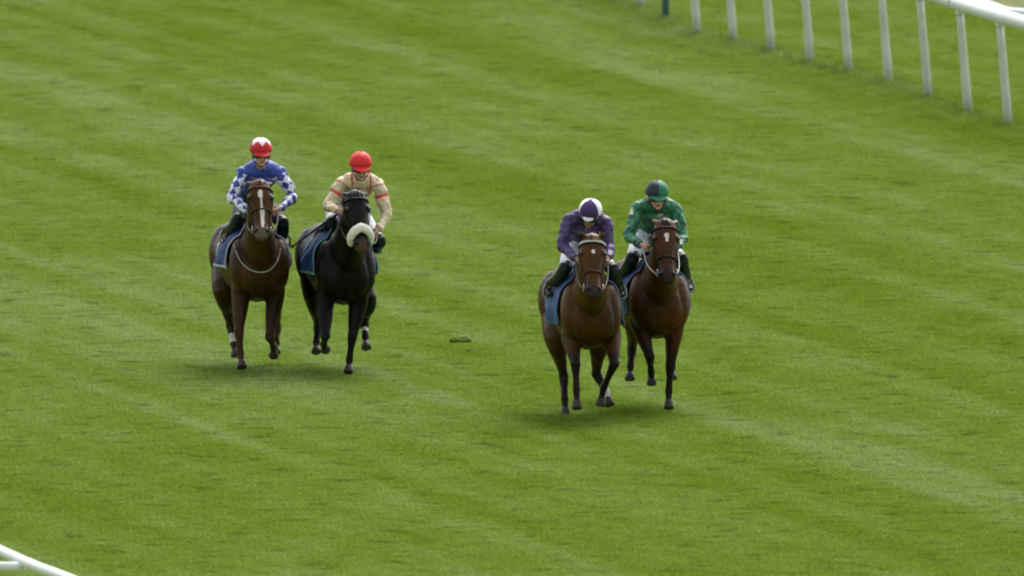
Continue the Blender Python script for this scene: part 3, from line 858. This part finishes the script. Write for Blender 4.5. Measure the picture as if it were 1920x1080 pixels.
def silk_green(co, rgb, arms, mids, hip, sh, el, ha):
    g = np.array((.022, .150, .062)); dk = np.array((.014, .085, .045)); lt = np.array((.032, .19, .09)); rgb[:] = g
    for k, (arc, d, LL) in enumerate(arms):
        rel = np.arctan2(co[:, 0]-np.interp(arc, [0, LL], [sh[k].x, ha[k].x]), co[:, 1]-sh[k].y)
        ch = (np.mod(np.floor(arc/.085+.2) + np.floor(rel/.9), 2) == 0)
        m_ = (d < .1) & (arc > .03)
        rgb[m_ & ch] = dk; rgb[m_ & ~ch] = lt
    spot = (np.mod(np.floor((co[:, 0]-mids.x)/.10+.5) + np.floor(co[:, 2]/.10), 2) == 0) & (np.minimum(arms[0][1], arms[1][1]) > .1)
    rgb[spot] = dk*1.2
    rgb[(arms[0][0] > .03) & (arms[0][0] < .10) & (arms[0][1] < .1) & (co[:, 0] < sh[0].x - .055)] = (.62, .64, .40)
def cap_star(v):
    # white star crown over red
    a = math.atan2(v.x, -v.y); k = abs(((a*6/(2*math.pi)) % 1) - .5)*2      # 0 valley .. 1 at the spike
    lim = .80 - .42*k
    return (.72, .72, .72) if v.z > lim else (.50, .02, .025)
def cap_red(v): return (.60, .022, .022)
def cap_quarter(v):
    a = (math.atan2(v.x, -v.y) + math.pi*2) % (math.pi*2)
    return (.055, .028, .115) if abs(math.cos(a)) > .56 else (.78, .76, .80)
def cap_half(v): return (.018, .028, .035) if v.x < .03 else (.018, .15, .075)

blaze1 = lambda s, a: (((a+.008)/.026)**2 + ((s-.22)/.08)**2 < 1) | ((np.abs(a-.006*(s-.2)*8*.3+.002) < .011) & (s > .24) & (s < .50)) | ((np.abs(a-.008) < .022-.030*np.abs(s-.58)) & (s > .47) & (s < .84))
star3 = lambda s, a: ((a/.018)**2 + ((s-.26)/.035)**2 < 1)
star4 = lambda s, a: ((a/.026)**2 + ((s-.24)/.045)**2 < 1) | ((np.abs(a) < .012) & (s > .24) & (s < .345))
star0 = lambda s, a: (s > 9)

NAVY = [(.012, .035, .12), (.45, .50, .60), (.012, .035, .12)]
BLUE2 = [(.012, .038, .13), (.14, .28, .36), (.012, .038, .13)]
STEEL = [(.035, .075, .19), (.09, .14, .26), (.035, .075, .19)]
STEEL4 = [(.03, .065, .17), (.13, .18, .30), (.03, .065, .17)]

RUN = [
 dict(g=(484, 696), label='chestnut racehorse with long white blaze and pale breast strap, leftmost of four', poll=(487, 350, -.78), muzzle=(491, 446, -1.13),
      ears=((464, 341, -.66), (507, 343, -.66)), headyaw=0.0, headk=1.10,
      rf=((452, 548, -.02), (448, 622, -.16), (451, 664, -.18), (454, 690, -.26)),
      lf=((516, 548, -.02), (506, 632, -.22), (513, 650, .04), (513, 668, .12)),
      rh=((420, 548, .85), (432, 608, 1.10), (438, 644, .96), (443, 668, .90)),
      lh=((512, 548, .85), (519, 612, 1.10), (518, 644, .98), (517, 662, .92)),
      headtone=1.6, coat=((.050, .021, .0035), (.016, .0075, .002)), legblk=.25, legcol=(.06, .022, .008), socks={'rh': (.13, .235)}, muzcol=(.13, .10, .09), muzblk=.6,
      marks=[blaze1], hair='c', strapm=M_BROWNL, cloth=NAVY, nbs=.5,
      breast=[(446, 462), (450, 482), (458, 496), (470, 506), (487, 511), (504, 508), (518, 496), (526, 482), (530, 468)],
      hands=((466, 398, -.30), (522, 392, -.30)), arc=1.70, flare2=.0, feet=((424, 448, .45), (533, 456, .45)), knees=((446, 412, .02), (530, 418, .02)),
      head=(489, 280, -.16), nod=R(4), sh=((456, 322, .0), (524, 322, .0)), el=((436, 370, -.06), (549, 370, -.06)),
      breech=M_NAVYB, silk=silk_diamond, cap=cap_star, peak=(.50, .02, .025), rlabel='person riding in blue silks with blue and white diamond sleeves and white starred red cap', skin=(.46, .26, .20)),
 dict(g=(646, 702), label='near black racehorse with cream sheepskin noseband, second from left', poll=(666, 370, -.78), muzzle=(680, 470, -1.13),
      ears=((645, 361, -.64), (684, 362, -.64)), headk=1.10, headtilt=-.06,
      rf=((609, 565, -.02), (610, 630, -.24), (607, 646, .02), (611, 656, .10)),
      lf=((672, 565, -.02), (661, 630, -.10), (655, 675, -.08), (653, 699, -.14)),
      rh=((592, 562, .85), (597, 610, 1.10), (593, 643, .98), (593, 661, .92)),
      lh=((686, 562, .85), (683, 604, 1.10), (685, 632, .98), (687, 653, .90)),
      coat=((.0035, .0035, .002), (.002, .002, .0015)), legblk=.9, socks={'lh': (.09, .13)}, muzcol=(.060, .038, .022), muzblk=.85,
      marks=[star0], sheep=True, cloth=BLUE2, flen=1.4, forelock=40,
      hands=((634, 395, -.30), (708, 432, -.26)), arc=1.78, flare2=.0, feet=((600, 448, .45), (704, 468, .45)), knees=((622, 418, .02), (712, 452, .02)),
      head=(676, 306, -.16), nod=R(9), sh=((642, 343, .0), (709, 345, .0)), el=((614, 386, -.06), (725, 402, -.06)),
      silk=silk_cream, cap=cap_red, peak=(.60, .022, .022), rlabel='person riding in cream silks with red armbands and plain red cap', skin=(.42, .25, .18)),
 dict(g=(1105, 788), label='bay racehorse with small white star and white beaded browband, nearest of four', poll=(1110, 452, -.78), muzzle=(1113, 556, -1.13),
      ears=((1086, 434, -.80), (1133, 436, -.80)), headk=1.12,
      rf=((1070, 628, -.02), (1079, 682, -.27), (1081, 732, -.30), (1082, 767, -.36)),
      lf=((1146, 625, -.02), (1152, 682, -.27), (1131, 728, -.12), (1125, 762, -.12)),
      rh=((1042, 636, .85), (1057, 704, 1.05), (1059, 750, .92), (1061, 779, .86)),
      lh=((1122, 640, .85), (1118, 700, 1.05), (1138, 738, .90), (1143, 760, .84)),
      headtone=.92, coat=((.074, .030, .0038), (.026, .012, .0022)), socks={'lh': (.20, .5)}, marks=[star3], beads=True, cloth=STEEL, strapm=M_BROWNL, forelock=8,
      hands=((1080, 486, -.30), (1140, 486, -.30)), feet=((1030, 550, .42), (1163, 552, .42)), knees=((1060, 503, .02), (1148, 505, .02)),
      head=(1107, 394, -.20), nod=R(25), turn=R(-18), tilt=R(7), sh=((1066, 412, .02), (1134, 412, .02)), el=((1055, 462, -.04), (1144, 462, -.04)),
      silk=silk_purple, cap=cap_quarter, pw=27, pl=.024, peak=(.78, .76, .80), rlabel='person riding in plain purple silks with purple and white quartered cap', skin=(.25, .14, .10)),
 dict(g=(1233, 771), label='bay racehorse with white forehead star and chain of pale rein, rightmost of four', poll=(1247, 424, -.78), muzzle=(1252, 528, -1.13),
      ears=((1225, 411, -.66), (1269, 413, -.66)), headk=1.14,
      rf=((1198, 602, -.02), (1218, 668, -.18), (1221, 698, .02), (1222, 721, .06)),
      lf=((1266, 602, -.02), (1257, 684, -.08), (1254, 735, -.08), (1254, 766, -.14)),
      rh=((1190, 606, .85), (1185, 652, 1.10), (1182, 688, .98), (1181, 712, .92)),
      lh=((1262, 606, .85), (1262, 650, 1.10), (1260, 690, .98), (1260, 710, .92)), dz=.02,
      coat=((.060, .021, .004), (.021, .009, .0023)), marks=[star4], cloth=STEEL4, reinm=M_WEB, flen=1.1, forelock=40,
      hands=((1204, 460, -.30), (1270, 462, -.30)), feet=((1163, 532, .42), (1290, 540, .42)), knees=((1186, 484, .02), (1278, 486, .02)),
      head=(1232, 360, -.16), nod=R(9), sh=((1196, 388, .02), (1266, 390, .02)), el=((1180, 444, -.06), (1281, 446, -.06)),
      silk=silk_green, cap=cap_half, peak=(.018, .15, .075), rlabel='person riding in mottled green silks with half black half green cap', skin=(.50, .27, .21)),
]
for sp in RUN:
    F = build_horse(sp)
    build_rider(sp, F)
    sp['F'] = F
# whip held by the red capped rider
F = RUN[1]['F']; hd = F.P(632, 402, -.34); tip = F.P(546, 464, .05); m_ = F.P(595, 428, -.15)
wp = MB(); wp.tube([hd, m_, tip], [.014, .012, .008], n=8)
wp.tube([tip + (m_-tip)*.12, tip], [(.016, .006), (.016, .006)], n=8, sub=1)
q = wp.mesh(); smooth(q); o = obj('whip', q, M_LEATHER); o.location = F.r; o.rotation_euler = (0, 0, F.yaw)
tag(o, 'black riding whip held low by the rider in cream silks', 'whip')
